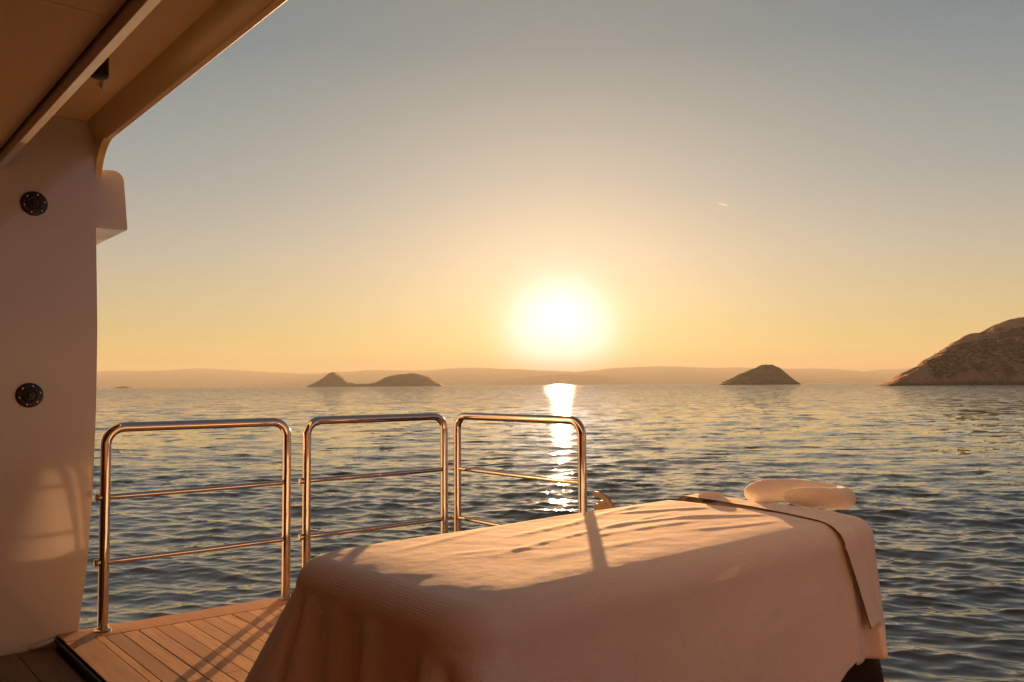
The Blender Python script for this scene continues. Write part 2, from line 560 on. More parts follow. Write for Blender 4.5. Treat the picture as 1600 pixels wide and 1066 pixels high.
hill('low_hills', 11800, prof_px([(1215, 599), (1245, 592), (1290, 591), (1330, 589), (1365, 592.5), (1400, 592), (1450, 597)]), 600, FAR, 120, 30, 5, 61, 260)

# scrub clumps on the headland: nobody could count them
def scrub_on(name, hx, hy, hz, n, rmin, rmax, seed, parent, thr):
    g = np.random.default_rng(seed)
    nv, nu = hx.shape
    ico = bmesh.new()
    bmesh.ops.create_icosphere(ico, subdivisions=1, radius=1.0)
    iv = np.array([v.co[:] for v in ico.verts])
    fi = np.array([[v.index for v in f.verts] for f in ico.faces])
    ico.free()
    VV, FF, c = [], [], 0
    tries = 0
    while c < n and tries < n * 40:
        tries += 1
        a, b = g.integers(2, nv * 30 // 100), g.integers(nu // 11, nu - 2)
        x, y, z = hx[a, b] + g.normal(0, 3), hy[a, b] + g.normal(0, 3), hz[a, b]
        if z < SEA + 6:
            continue
        if float(fbm(np.array([x / 38]), np.array([(z * 2.6 - y * 0.3) / 38]), 4, 77)[0]) < thr:
            continue
        r = g.uniform(rmin, rmax)
        jit = 1 + g.normal(0, 0.22, (len(iv), 1))
        VV.append(iv * jit * np.array([r * g.uniform(.9, 1.9), r * g.uniform(.9, 1.9), r * 0.32]) + [x, y, z])
        FF.append(fi + c * len(iv))
        c += 1
    me = bpy.data.meshes.new(name)
    me.from_pydata(np.concatenate(VV).tolist(), [], np.concatenate(FF).tolist())
    me.update()
    o = link(name, me, SCRUB, parent)
    o['kind'] = 'stuff'
    return o


scrub_on('scrub', hx, hy, hz, 5000, 0.7, 1.9, 9, headland, 0.20)

# ------------------------------------------------------------------ yacht hull round the shell door
WY = 4.58                                        # the aft jamb
yacht = empty('yacht', (1.0, WY, 0))
tag(yacht, 'white glossy yacht hull opening with its jamb, overhead beam and ceiling seen from inside', 'yacht')
YM = Matrix.Translation((-1.0, -WY, 0))


def ypart(bm, name, m, smooth=35, parent=yacht):
    bm.transform(YM)
    return finish(bm, name, m, parent, smooth)


# jamb: hull cross-section (x outboard, z) with its tumblehome, extruded aft along the hull side
edge = [(1.02, -1.6), (1.07, -0.6), (1.095, 0.0), (1.13, 0.326), (1.149, 0.705), (1.157, 1.09), (1.156, 1.48), (1.150, 1.7), (1.142, 1.95), (1.134, 2.3), (1.142, 2.6)]
bm = bmesh.new()
sec = edge + [(1.22, 3.6), (-0.4, 3.6), (-0.4, -1.6)]
r_in = 0.012
prism(bm, sec, 1, WY, 16.0)
bmesh.ops.bevel(bm, geom=[e for e in bm.edges if all(abs(v.co.y - WY) < 1e-4 for v in e.verts) and min(v.co.x for v in e.verts) > 1.0], offset=r_in, segments=3, profile=0.5, affect='EDGES')
ypart(bm, 'jamb_wall', GEL)
# hull skin above the opening, with the beam face and the rounded corner
bm = bmesh.new()
beam = [(1.086, 2.5572), (1.135, 2.452), (1.142, 2.446), (1.166, 2.446), (1.172, 2.452), (1.23, 3.6), (1.05, 3.6), (1.05, 2.5572)]
prism(bm, beam, 1, -7.0, WY - 0.001)
ypart(bm, 'overhead_beam', WARM_GEL)
# corner gusset: fillet that turns the beam down into the jamb
bm = bmesh.new()
rf = 0.15
fil = [(WY - 0.0015, 2.4465), (WY - 0.0015, 2.4465 - rf * 1.15)]
for i in range(1, 14):
    q = math.pi / 2 * i / 14
    fil.append((WY - rf + rf * math.cos(q) - 0.0015, 2.4465 - rf * 1.15 + rf * 1.15 * math.sin(q)))
fil.append((WY - rf, 2.4465))
for p in (0,):
    A = [bm.verts.new((1.133 - (2.4465 - z) * 0.02, y, z)) for y, z in fil]
    B = [bm.verts.new((1.170 - (2.4465 - z) * 0.06, y, z)) for y, z in fil]
    n = len(fil)
    bm.faces.new(A)
    bm.faces.new(B[::-1])
    for i in range(n):
        bm.faces.new((A[i], A[(i + 1) % n], B[(i + 1) % n], B[i]))
ypart(bm, 'corner_gusset', WARM_GEL)
bm = bmesh.new()
box(bm, (0.731, -7.0, 2.556), (1.0495, WY - 0.002, 2.62), 0.0)
ypart(bm, 'recess_ceiling', GEL_IN)
bm = bmesh.new()
prism(bm, [(0.690, 2.31), (0.690, 2.2495), (0.6925, 2.2472), (0.7255, 2.2552), (0.729, 2.2595), (0.729, 2.2655), (0.7205, 2.266), (0.7205, 2.66), (0.690, 2.66)], 1, -7.0, WY - 0.003)
ypart(bm, 'ceiling_lip', GEL)
bm = bmesh.new()
box(bm, (0.721, -7.0, 2.267), (0.728, WY - 0.004, 2.5555), 0.002, 1)
ypart(bm, 'bounce_blocker', RUB)  # added black strip that keeps the sunlit lip from brightening beam and recess
pm = None
for (x0, x1) in ((-0.75, 0.683), (-2.2, -0.756), (-3.9, -2.206)):
    ys = [-6.9, -4.2, -1.6, 0.6, 2.61, WY - 0.004]
    for y0, y1 in zip(ys, ys[1:]):
        bm = bmesh.new()
        box(bm, (x0, y0 + 0.0025, 2.30), (x1, y1 - 0.0025, 2.33), 0.0025, 1)
        ypart(bm, 'ceiling_panel', GEL_IN)
bm = bmesh.new()
box(bm, (-4.0, -7.0, 2.335), (0.689, WY - 0.005, 2.37))
ypart(bm, 'ceiling_backing', CAULK)
# interior of the beach club behind the camera
bm = bmesh.new(); box(bm, (-4.15, -7.0, -0.3), (-4.0, 4.9, 2.7)); ypart(bm, 'inner_bulkhead', BEIGE)
bm = bmesh.new(); box(bm, (-4.0, WY + 0.004, -0.3), (-0.41, WY + 0.1, 2.7)); ypart(bm, 'side_bulkhead', GEL)
bm = bmesh.new(); prism(bm, [(1.02, -1.6), (1.095, 0.0), (1.15, 0.7), (1.156, 1.48), (1.134, 2.3), (1.15, 2.6), (1.0, 2.6), (-4.0, 2.6), (-4.0, -1.6)], 1, -9.0, -5.6)
ypart(bm, 'forward_jamb', LINING)
bm = bmesh.new(); box(bm, (-4.0, -5.59, -0.9), (1.0, WY - 0.01, -0.075)); ypart(bm, 'floor_frame', BEIGE)
# hull side above and aft already belongs to the jamb; rub rail standing proud of it
bm = bmesh.new()
rub = [(1.135, 2.326), (1.226, 2.333)]
for i in range(1, 7):
    q = math.pi / 2 * i / 7
    rub.append((1.226 + 0.052 * math.sin(q), 2.281 + 0.052 * math.cos(q)))
rub += [(1.279, 2.275), (1.30, 2.032), (1.297, 2.027), (1.138, 2.019)]
prism(bm, rub, 1, WY + 0.03, 9.0)
ypart(bm, 'rub_rail', GEL)


def bumper(cx, cz, r=0.060):
    M = Matrix.Translation((cx, WY, cz)) @ Matrix.Rotation(R(90), 4, 'X')
    bm = bmesh.new()
    lathe(bm, [(0, 0.030), (0.010, 0.030), (0.013, 0.027), (0.015, 0.017), (0.024, 0.015), (0.030, 0.018), (0.034, 0.016), (0.037, 0.0135), (r - 0.006, 0.0125), (r - 0.001, 0.009), (r, 0.004), (r, 0.0)], M, 40)
    b = ypart(bm, 'rubber_bumper', RUB)
    for i in range(6):
        q = 2 * math.pi * i / 6 + 0.25
        M2 = M @ Matrix.Translation((0.046 * math.cos(q), 0.046 * math.sin(q), 0.012))
        bm = bmesh.new()
        lathe(bm, [(0, 0.003), (0.0025, 0.003), (0.0040, 0.002), (0.0042, 0.0)], M2, 12)
        ypart(bm, 'screw', STEEL, parent=b)
    return b


bumper(0.858, 2.102)
bumper(0.858, 1.166)
bm = bmesh.new()
lathe(bm, [(0, -0.085), (0.030, -0.085), (0.036, -0.081), (0.038, -0.070), (0.036, 0.0), (0, 0)], Matrix.Translation((0.905, 3.64, 2.556)), 32)
ypart(bm, 'cylinder_bumper', RUB)
bm = bmesh.new()
prism(bm, [(3.90, 2.5555), (3.99, 2.5555), (3.92, 2.515)], 0, 0.990, 0.996)
ypart(bm, 'reflection_patch', PALE)  # small pale plate standing in for a triangular reflection in the recess
bm = bmesh.new()
tube(bm, [(0.885, WY - 0.012, -0.04), (0.90, WY - 0.014, -0.036), (0.95, WY - 0.014, -0.028), (0.992, WY - 0.014, -0.021)], [0.006, 0.014, 0.014, 0.010], 12)
ypart(bm, 'sill_bead', GEL)

# ------------------------------------------------------------------ interior floor and teak deck
floor = boxo('floor', (-4.0, -5.58, -0.075), (0.975, WY - 0.012, -0.062), CAULK, bev=0)
tag(floor, kind='structure')
n = 0
for x0 in np.arange(-3.99, 0.96, 0.1785):
    boxo('floor_plank', (x0, -5.5, -0.0625), (min(x0 + 0.175, 0.972), WY - 0.015, -0.050), TEAK_IN, floor, 0.001, 1)


def edge_y(x):
    return 4.60 - 0.058 * (x - 1.0)


DX0, DX1, DY0 = 1.0, 3.372, -1.2
deck = None
bm = bmesh.new()
prism(bm, [(DX0, DY0), (DX1 - 0.02, DY0), (DX1 - 0.02, edge_y(DX1) - 0.03), (DX1 - 0.10, edge_y(DX1 - .1) - 0.012), (DX0, edge_y(DX0) - 0.012)], 2, -0.16, -0.0045)
deck = finish(bm, 'deck', CAULK, None, 30)
tag(deck, kind='structure')
MARG = 0.185
MOUT = 0.10
# margin boards: far edge, hinge edge and outboard edge
bm = bmesh.new()
x2 = DX1 - MOUT
prism(bm, [(DX0, edge_y(DX0) - MARG), (x2, edge_y(x2) - MARG), (DX1 - 0.002, edge_y(DX1) - MARG + 0.004), (DX1 - 0.004, edge_y(DX1) - 0.05), (DX1 - 0.03, edge_y(DX1) - 0.012), (DX1 - 0.08, edge_y(DX1 - .08)), (DX0, edge_y(DX0))], 2, -0.03, 0.0)
bmesh.ops.bevel(bm, geom=[e for e in bm.edges if all(v.co.z > -0.001 for v in e.verts)], offset=0.006, segments=2, profile=0.5, affect='EDGES')
finish(bm, 'margin_board', TEAK, deck, 20)
boxo('margin_board', (DX0, DY0, -0.03), (DX0 + 0.128, edge_y(DX0) - MARG - 0.004, 0.0), TEAK, deck, 0.002)
boxo('margin_board', (DX1 - MOUT, DY0, -0.03), (DX1, edge_y(DX1) - MARG - 0.004, 0.0), TEAK, deck, 0.005)
px = DX0 + 0.132
PW, GAP = 0.0365, 0.0038
i = 0
while px + PW < DX1 - MOUT:
    top = edge_y(px + PW) - MARG - 0.004
    cuts = [top]
    y = top - random.choice([0.9, 1.5, 2.1, 2.7])
    while y > DY0 + 0.4:
        cuts.append(y)
        y -= 2.4
    cuts.append(DY0)
    for a, b in zip(cuts, cuts[1:]):
        dz = random.uniform(-0.0006, 0.0006)
        o = boxo('teak_plank', (px, b + (0.004 if b != DY0 else 0), -0.03), (px + PW, a, 0.0 + dz), TEAK, deck, 0.0012, 1)
    px += PW + GAP
    PW = 0.0732
boxo('hinge_strip', (0.985, DY0, -0.03), (0.9965, WY - 0.02, -0.012), RUB, deck, 0.002, 1)

# ------------------------------------------------------------------ stainless rails
RAD, RB = 0.0245, 0.0135


def arc(c, u, v, r, n=9):
    return [c + u * (r * math.cos(q)) + v * (r * math.sin(q)) for q in (math.pi / 2 * i / n for i in range(n + 1))]


def rail(p0, p1, label, H=1.0, flange=True):
    p0, p1 = Vector((*p0, 0)), Vector((*p1, 0))
    L = (p1 - p0).length
    t = (p1 - p0) / L
    z = Vector((0, 0, 1))
    root = empty('stainless_rail', p0)
    tag(root, label, 'railing', 'stainless steel guard rails on the deck edge')
    br = 0.085
    pts = [Vector((0, 0, -0.02)), Vector((0, 0, 0.3)), Vector((0, 0, 0.6)), z * (H - br)]
    pts += arc(t * br + z * (H - br), -t, z, br)[1:]
    pts += [t * (L * .5) + z * H]
    pts += arc(t * (L - br) + z * (H - br), z, t, br)
    pts += [t * L + z * 0.6, t * L + z * 0.3, t * L - z * 0.02]
    bm = bmesh.new()
    tube(bm, pts, RAD, 20)
    finish(bm, 'frame', STEEL, root, 50)
    for hz_ in (0.655, 0.335):
        bm = bmesh.new()
        o_ = -t.cross(z) * 0.0
        tube(bm, [t * (-0.034) + z * hz_ + o_, t * (L * 0.5) + z * (hz_ - 0.002) + o_, t * (L - 0.018) + z * hz_ + o_], RB, 14)
        b = finish(bm, 'crossbar', STEEL, root, 50)
        bm = bmesh.new()
        lathe(bm, [(0, 0), (0.015, 0), (0.018, 0.004), (0.018, 0.018), (0.0137, 0.02)],
              Matrix.Translation(t * (-0.044) + z * hz_) @ t.to_track_quat('Z', 'Y').to_matrix().to_4x4(), 14)
        finish(bm, 'end_cap', STEEL, b, 50)
    for d in (Vector((0, 0, 0)), t * L):
        bm = bmesh.new()
        lathe(bm, [(0, 0.0), (0.040, 0.0), (0.041, 0.006), (0.036, 0.010), (0.0265, 0.012), (0.0262, 0.022), (0.0246, 0.023), (0.0246, 0.03)], Matrix.Translation(d + z * 0.0004), 28)
        finish(bm, 'base_flange', STEEL, root, 40)
    return root


def ry(x):
    return 4.50 - 0.033 * (x - 1.18)


rail((1.187, ry(1.187)), (2.140, ry(2.14)), 'stainless rail nearest the white hull jamb, leftmost on the teak deck edge')
rail((2.262, ry(2.262)), (3.222, ry(3.222)), 'stainless rail in the middle, between two other rails behind the covered table')
rail((3.328, ry(3.328)), (3.325, 3.275), 'stainless rail turned along the outboard edge in front of the sun glitter')

# curved bracket beyond the third rail
br = empty('curved_bracket', (3.335, 3.105, -0.002))
tag(br, 'tan curved flat bracket beside the post of the rail nearest the sun glitter', 'bracket')
bm = bmesh.new()
po, pi_ = [], []
for i in range(15):
    q = R(94 - 112 * i / 14)
    po.append((0.075 - 0.165 * math.cos(q), 0.440 + 0.178 * math.sin(q)))
    pi_.append((0.075 - 0.138 * math.cos(q), 0.440 + 0.150 * math.sin(q)))
prism(bm, po + pi_[::-1], 0, -0.008, 0.008)
bmesh.ops.bevel(bm, geom=list(bm.edges), offset=0.0015, segments=1, affect='EDGES')
finish(bm, 'arc_plate', FIT, br)
bm = bmesh.new()
web = [(0.075, 0.002), (0.085, 0.54), (0.07, 0.553)]
for i in range(9):
    q = math.pi * i / 8
    web.append((0.028 + 0.030 * math.cos(q), 0.553 + 0.022 * math.sin(q)))
web += [(-0.02, 0.545), (-0.075, 0.535), (-0.088, 0.50), (-0.088, 0.4), (-0.02, 0.3), (-0.02, 0.002)]
prism(bm, web, 0, -0.007, 0.007)
finish(bm, 'web_plate', FIT, br)
bm = bmesh.new()
lathe(bm, [(0, 0), (0.06, 0), (0.06, 0.01), (0, 0.01)], Matrix.Translation((0, 0.02, 0.0004)), 24)
finish(bm, 'base_plate', STEEL, br)

# ------------------------------------------------------------------ massage table, cover, towel, headrest
TX0, TX1, TY0, TY1, TZ = 1.255, 3.405, 1.655, 2.605, 0.645
TC = (TY0 + TY1) / 2
tab = empty('massage_table', ((TX0 + TX1) / 2, TC, 0))
tag(tab, 'massage table with a dark floor-length skirt under white covers', 'massage table')


def rrect(x0, x1, y0, y1, r, n=7, step=0.02):
    """closed rounded rectangle, counter-clockwise, with outward normals"""
    pts = []
    cs = [((x1 - r, y0 + r), -90), ((x1 - r, y1 - r), 0), ((x0 + r, y1 - r), 90), ((x0 + r, y0 + r), 180)]
    for idx, ((cx, cy), a0) in enumerate(cs):
        arcp = [(cx + r * math.cos(R(a0 + 90 * i / n)), cy + r * math.sin(R(a0 + 90 * i / n)), math.cos(R(a0 + 90 * i / n)), math.sin(R(a0 + 90 * i / n))) for i in range(n + 1)]
        if pts:
            a, b = pts[-1], arcp[0]
            L = math.hypot(b[0] - a[0], b[1] - a[1])
            k_ = max(1, int(L / step))
            for j in range(1, k_):
                pts.append((a[0] + (b[0] - a[0]) * j / k_, a[1] + (b[1] - a[1]) * j / k_, b[2], b[3]))
        pts += arcp
    a, b = pts[-1], pts[0]
    k_ = max(1, int(math.hypot(b[0] - a[0], b[1] - a[1]) / step))
    for j in range(1, k_):
        pts.append((a[0] + (b[0] - a[0]) * j / k_, a[1] + (b[1] - a[1]) * j / k_, b[2], b[3]))
    return np.array(pts)


bm = bmesh.new()
box(bm, (TX0 + .08, TY0 + .06, 0.44), (TX1 - .06, TY1 - .06, TZ - 0.075), 0.05, 4)
bm.transform(Matrix.Translation((-(TX0 + TX1) / 2, -TC, 0)))
finish(bm, 'mattress', DARK, tab, 60)
P = rrect(TX0 + .045, TX1 - .045, TY0 + .045, TY1 - .045, 0.07)
rows = 16
VV = []
arc_s = np.arange(len(P))
for j in range(rows):
    t = j / (rows - 1)
    kick = np.exp(-(np.hypot(P[:, 0] - TX1 + .055, P[:, 1] - TY0 - .055) / 0.10) ** 2)
    fl = 0.006 + 0.016 * t - 0.01 * kick * t + (0.006 * np.sin(arc_s * 0.55) + 0.004 * np.sin(arc_s * 0.23 + 1)) * t
    VV.append(np.stack([P[:, 0] + P[:, 2] * fl - (TX0 + TX1) / 2, P[:, 1] + P[:, 3] * fl - 0.085 * kick * t - TC, np.full(len(P), 0.56 * (1 - t) + 0.004)], -1))
link('skirt', gridmesh('skirt', np.concatenate(VV), rows, len(P), wrap=True), DARK, tab)


def ridge(x, y, x0, y0, x1, y1, wd, amp, bend=0.0):
    """one soft wrinkle along a segment"""
    dx, dy = x1 - x0, y1 - y0
    L = math.hypot(dx, dy)
    u = ((x - x0) * dx + (y - y0) * dy) / L / L
    v = (-(x - x0) * dy + (y - y0) * dx) / L - bend * (4 * u * (1 - u))
    e = np.clip(np.minimum(u, 1 - u) * 4 + 0.0, 0, 1)
    e = e * e * (3 - 2 * e)
    return amp * e * np.exp(-(v / wd) ** 2)


WR = [(1.6, 2.06, 3.0, 2.28, 0.020, 0.006, 0.02), (1.9, 2.30, 2.6, 2.42, 0.03, 0.009, -0.02), (2.3, 2.36, 3.0, 2.50, 0.025, 0.008, 0.02),
      (2.1, 2.10, 2.8, 2.05, 0.03, 0.006, 0.02), (2.35, 2.22, 3.05, 2.05, 0.022, 0.007, 0.03), (1.5, 2.35, 2.1, 2.52, 0.03, 0.007, 0.0),
      (2.6, 2.42, 3.12, 2.22, 0.03, 0.010, 0.02), (2.7, 2.2, 3.1, 1.95, 0.03, 0.006, 0.0), (1.7, 1.95, 2.5, 1.90, 0.035, 0.004, 0.02),
      (2.5, 1.98, 3.05, 1.84, 0.03, 0.004, -0.02), (1.55, 2.2, 1.95, 2.05, 0.03, 0.004, 0.02), (2.0, 2.5, 2.9, 2.56, 0.02, 0.005, 0.0)]


def topz(x, y):
    """height of the covered top: a slightly crowned pad plus wrinkles"""
    v = (y - TC) / 0.475
    z = TZ + 0.008 - 0.008 * v ** 2 + 0.0009 * fbm(x * 6, y * 9, 3, 91)
    z = z - 0.019 * np.clip(1 - (x - TX0) / 0.29, 0, 1.2) ** 2.2 - 0.007 * np.clip(1 - (y - TY0) / 0.16, 0, 1.2) ** 2.2
    for a in WR:
        z = z + 0.42 * ridge(x, y, a[0], a[1], a[2], a[3], a[4] * 0.8, a[5], a[6])
    return z


def drape(P, inner, rr_e, hem, flare, fold, seed, off=0.0, ntop=34, nedge=10, nside=46, shift=None):
    """P: open or closed run of edge points (x, y, nx, ny); rows go from the inner line over the edge down to the hem"""
    s = np.concatenate([[0], np.cumsum(np.hypot(np.diff(P[:, 0]), np.diff(P[:, 1])))])
    rows = []
    ex, ey = P[:, 0] - P[:, 2] * rr_e, P[:, 1] - P[:, 3] * rr_e
    for j in range(ntop):
        t = j / ntop
        x, y = inner[:, 0] * (1 - t) + ex * t, inner[:, 1] * (1 - t) + ey * t
        rows.append((x, y, topz(x, y) + off))
    ze = topz(ex, ey) + off
    for j in range(nedge):
        q = math.pi / 2 * j / nedge
        d = rr_e * math.sin(q)
        rows.append((ex + P[:, 2] * d, ey + P[:, 3] * d, ze - rr_e * (1 - math.cos(q))))
    z0 = ze - rr_e
    for j in range(nside):
        t = j / (nside - 1)
        h = z0 * (1 - t) + hem * t
        d = rr_e + flare * t ** 1.1 + fold(s, t)
        sh = shift(s, t) if shift else 0.0
        rows.append((ex + P[:, 2] * d - P[:, 3] * sh, ey + P[:, 3] * d + P[:, 2] * sh, h))
    V = np.stack([np.stack(r, -1) for r in rows], 0)
    return V


def cloth(name, V, material, ox, thick=0.003, wrap=False):
    nr, nc, _ = V.shape
    V = V.reshape(-1, 3) - np.array([ox[0], ox[1], 0])
    me = gridmesh(name, V, nr, nc, wrap)
    bw = bmesh.new()
    bw.from_mesh(me)
    bmesh.ops.remove_doubles(bw, verts=bw.verts, dist=0.0004)
    bw.normal_update()
    if sum(f.normal.z for f in bw.faces if f.calc_center_median().z > 0.55) < 0:
        bmesh.ops.reverse_faces(bw, faces=bw.faces)
    bw.to_mesh(me)
    bw.free()
    o = link(name, me, material)
    o.location = (ox[0], ox[1], 0)
    md = o.modifiers.new('thickness', 'SOLIDIFY')
    md.thickness = thick
    md.offset = 1.0
    return o


# --- white waffle cover: open at the head end
full = rrect(TX0 - 0.012, 9.0, TY0 - 0.012, TY1 + 0.012, 0.13, 18, 0.012)
XE = 3.16
sel = full[full[:, 0] < XE]
# order: far side -> foot end -> near side
i0 = np.argmax(np.hypot(np.diff(sel[:, 0], append=sel[0, 0]), np.diff(sel[:, 1], append=sel[0, 1])))
P = np.roll(sel, -(i0 + 1), axis=0)
inner = np.stack([np.clip(P[:, 0], TX0 + 0.45, XE), np.full(len(P), TC)], -1)
inner[:, 0] = np.maximum(inner[:, 0], TX0 + 0.45)
Sx = np.concatenate([[0], np.cumsum(np.hypot(np.diff(P[:, 0]), np.diff(P[:, 1])))])
sc1 = Sx[np.argmin(np.hypot(P[:, 0] - (TX0 - .012 + .05), P[:, 1] - (TY1 + .012 - .05)))]
sc2 = Sx[np.argmin(np.hypot(P[:, 0] - (TX0 - .012 + .05), P[:, 1] - (TY0 - .012 + .05)))]


def sat(x):
    return np.tanh(x)


def fold_cover(s, t):
    t1 = sat(t / 0.22)
    f = 0.25 * np.exp(-((s - sc1) / 0.20) ** 2) * t                 # far corner kicks out
    f += 0.060 * np.exp(-((s - sc2) / 0.13) ** 2) * t
    # pleats either side of the near corner
    f += (0.040 * np.exp(-((s - sc2 - 0.035) / 0.034) ** 2) - 0.052 * np.exp(-((s - sc2 + 0.045) / 0.026) ** 2)
          + 0.034 * np.exp(-((s - sc2 + 0.105) / 0.024) ** 2) - 0.028 * np.exp(-((s - sc2 + 0.165) / 0.03) ** 2)) * sat(np.clip(t - 0.06, 0, 1) / 0.25)
    # broad pleats across the foot end
    f += (0.034 * np.exp(-((s - sc2 + 0.38) / 0.045) ** 2) - 0.027 * np.exp(-((s - sc2 + 0.46) / 0.05) ** 2)
          + 0.020 * np.exp(-((s - sc2 + 0.57) / 0.04) ** 2) - 0.041 * np.exp(-((s - sc1 - 0.13) / 0.022) ** 2)
          + 0.024 * np.exp(-((s - sc1 - 0.19) / 0.03) ** 2)) * t1
    near = np.clip((s - sc2 - 0.12) / 0.2, 0, 1)
    f += near * (t * (0.010 * np.sin((s - sc2) * 7.5 + 0.8 * t) + 0.004 * np.sin((s - sc2) * 15 + 1.3 + t))
                 + t1 * (0.005 * fbm(s * 4 + t, s * 0 + t * 2.5, 3, 13) + 0.0012 * fbm(s * 22, s * 0 + t * 12, 3, 17)))
    far = np.clip((sc1 - s) / 0.3, 0, 1)
    f += far * t * 0.012 * np.sin(s * 8)
    f += 0.012 * np.exp(-((s - Sx[-1]) / 0.06) ** 2) * t
    return f


hem = 0.055 + 0.10 * np.clip((Sx - (Sx[-1] - 0.30)) / 0.30, 0, 1) ** 1.5 + 0.01 * np.sin(Sx * 5)
Vc = drape(P, inner, 0.092, hem, 0.020, fold_cover, 1)
cover = cloth('bed_cover', Vc, COVER, ((TX0 + TX1) / 2, TC))
tag(cover, 'white waffle cotton cover draped over the massage table, folded at its foot end', 'bed cover')

# --- folded white towel with dark piping over the head end
def head_path(xa_near, xa_far, grow, r):
    f = rrect(-6.0, TX1 + grow, TY0 - grow, TY1 + grow, r, 12, 0.012)
    sel = f[(f[:, 0] > np.where(f[:, 1] < TC, xa_near, xa_far))]
    i0 = np.argmax(np.hypot(np.diff(sel[:, 0], append=sel[0, 0]), np.diff(sel[:, 1], append=sel[0, 1])))
    return np.roll(sel, -(i0 + 1), axis=0)


def towel_layer(xn, xf, grow, hem_z, off, seed, flare, lean):
    Pt = head_path(xn, xf, grow, 0.09)
    s = np.concatenate([[0], np.cumsum(np.hypot(np.diff(Pt[:, 0]), np.diff(Pt[:, 1])))])
    # the inner line runs along the middle of the table from the slanting free edge to the head end
    xm = (xn + xf) / 2
    inn = np.stack([xm + np.clip(Pt[:, 0] - np.where(Pt[:, 1] < TC, xn, xf), 0, 0.16), np.full(len(Pt), TC)], -1)

    def fold(s_, t):
        return (0.022 * np.exp(-((s_ - 0.20) / 0.03) ** 2) - 0.014 * np.exp(-((s_ - 0.13) / 0.03) ** 2) + 0.012 * np.sin(s_ * 13 + seed) + 0.006 * np.sin(s_ * 31 + 2 * seed)) * t * np.clip(s_ / 0.12, 0.25, 1)

    def shift(s_, t):
        return lean * t ** 0.9 * np.clip(1 - s_ / 0.34, 0, 1)
    V = drape(Pt, inn, 0.085, np.full(len(Pt), hem_z) - 0.015 * np.sin(s * 6), flare, fold, seed, off, 24, 10, 30, shift)
    return V, Pt




def towel_band(xn, xf, hem_z, off, lean):
    """a flat band laid across the table: columns across its width, rows from the near hem over the top to the far hem"""
    re_, g = 0.085, 0.055
    nu_ = 22
    u = np.linspace(0, 1, nu_)
    prof = []                                        # (y, height below the top edge or None, hang 0..1, which side)
    ys, hg, drop = [], [], []
    for t in np.linspace(1, 0, 26):
        ys.append(TY0 - g + 0.020 * (1 - t)); hg.append(t); drop.append(re_ + t * (TZ - re_ - hem_z))
    for q in np.linspace(0, math.pi / 2, 9)[1:]:
        ys.append(TY0 - g + 0.020 + (re_ + 0.02) * (1 - math.cos(q))); hg.append(0); drop.append(re_ * (1 - math.sin(q)))
    y0, y1 = ys[-1], TY1 + g - re_ - 0.03
    for y in np.linspace(y0, y1, 40)[1:]:
        ys.append(y); hg.append(0); drop.append(0)
    for q in np.linspace(0, math.pi / 2, 9)[1:]:
        ys.append(y1 + re_ * math.sin(q)); hg.append(0); drop.append(re_ * (1 - math.cos(q)))
    for t in np.linspace(0, 1, 16)[1:]:
        ys.append(TY1 + g - 0.03); hg.append(-t); drop.append(re_ + t * 0.3)
    rows = []
    for y, h_, d in zip(ys, hg, drop):
        f = min(max((y - TY0) / (TY1 - TY0), 0), 1)
        x = (xn[0] * (1 - f) + xf[0] * f) * (1 - u) + (xn[1] * (1 - f) + xf[1] * f) * u
        x = x + (lean * h_ ** 0.9 if h_ > 0 else 0)
        zt = topz(x, np.full(nu_, min(max(y, TY0 + 0.05), TY1 - 0.05))) + off
        wav = 0.006 * np.sin(u * 5 + 1) * abs(h_) - 0.010 * np.exp(-((u - 1) / 0.12) ** 2) * abs(h_)
        rows.append(np.stack([x, np.full(nu_, y) - wav * (1 if h_ > 0 else 0), zt - d + 0.004 * np.sin(u * 4) * (h_ > 0.99)], -1))
    return np.stack(rows, 0)


Vt = towel_band((3.075, 3.195), (3.31, 3.44), 0.235, 0.0065, 0.135)
towel = cloth('towel', Vt[:, ::-1], TOWEL, (3.3, TC), 0.003)
tag(towel, 'narrow white towel edged with dark piping draped across the head end of the massage table', 'towel')
Vu, Pu = towel_layer(3.105, 3.34, 0.012, 0.235, 0.002, 4, 0.022, 0.03)
su = np.concatenate([[0], np.cumsum(np.hypot(np.diff(Pu[:, 0]), np.diff(Pu[:, 1])))])
low = 0.235 - 0.125 * np.clip((0.255 - su) / 0.015, 0, 1)
tz = np.linspace(0, 1, 30)[:, None]
Vu[-30:, :, 2] = Vu[-30, :, 2][None, :] * (1 - tz) + (low - 0.006 * np.sin(su * 9))[None, :] * tz
sheet = cloth('sheet', Vu, COVER, (3.3, TC), 0.003)
tag(sheet, 'thin white under-sheet wrapped round the head end, hanging lower beneath the piped towel', 'sheet')
off3 = np.array([3.3, TC, 0])
bm = bmesh.new()
tube(bm, [Vector(p) + Vector((-0.001, 0, 0.0015)) for p in (Vt[:, 0, :] - off3)[::2]], 0.0019, 8)
finish(bm, 'piping', PIPE, towel, 60)
ci = int(np.argmin(np.abs(su - 0.40)))
bm = bmesh.new()
tube(bm, [Vector(p) + Vector((0.003 * Pu[ci, 2], 0.003 * Pu[ci, 3], 0)) for p in (Vu[-30:, ci, :] - off3)], 0.003, 6)
finish(bm, 'piping', PIPE, sheet, 60)

# --- padded face cradle beyond the head end
crad = empty('face_cradle', (3.58, 2.1, -0.018))
tag(crad, 'horseshoe face cradle cushion in white terry beyond the head end of the table', 'face cradle')


def soft(bm, pts, radii, n=18, sq=0.86):
    tube(bm, pts, radii, n)
    for v in bm.verts:
        pass


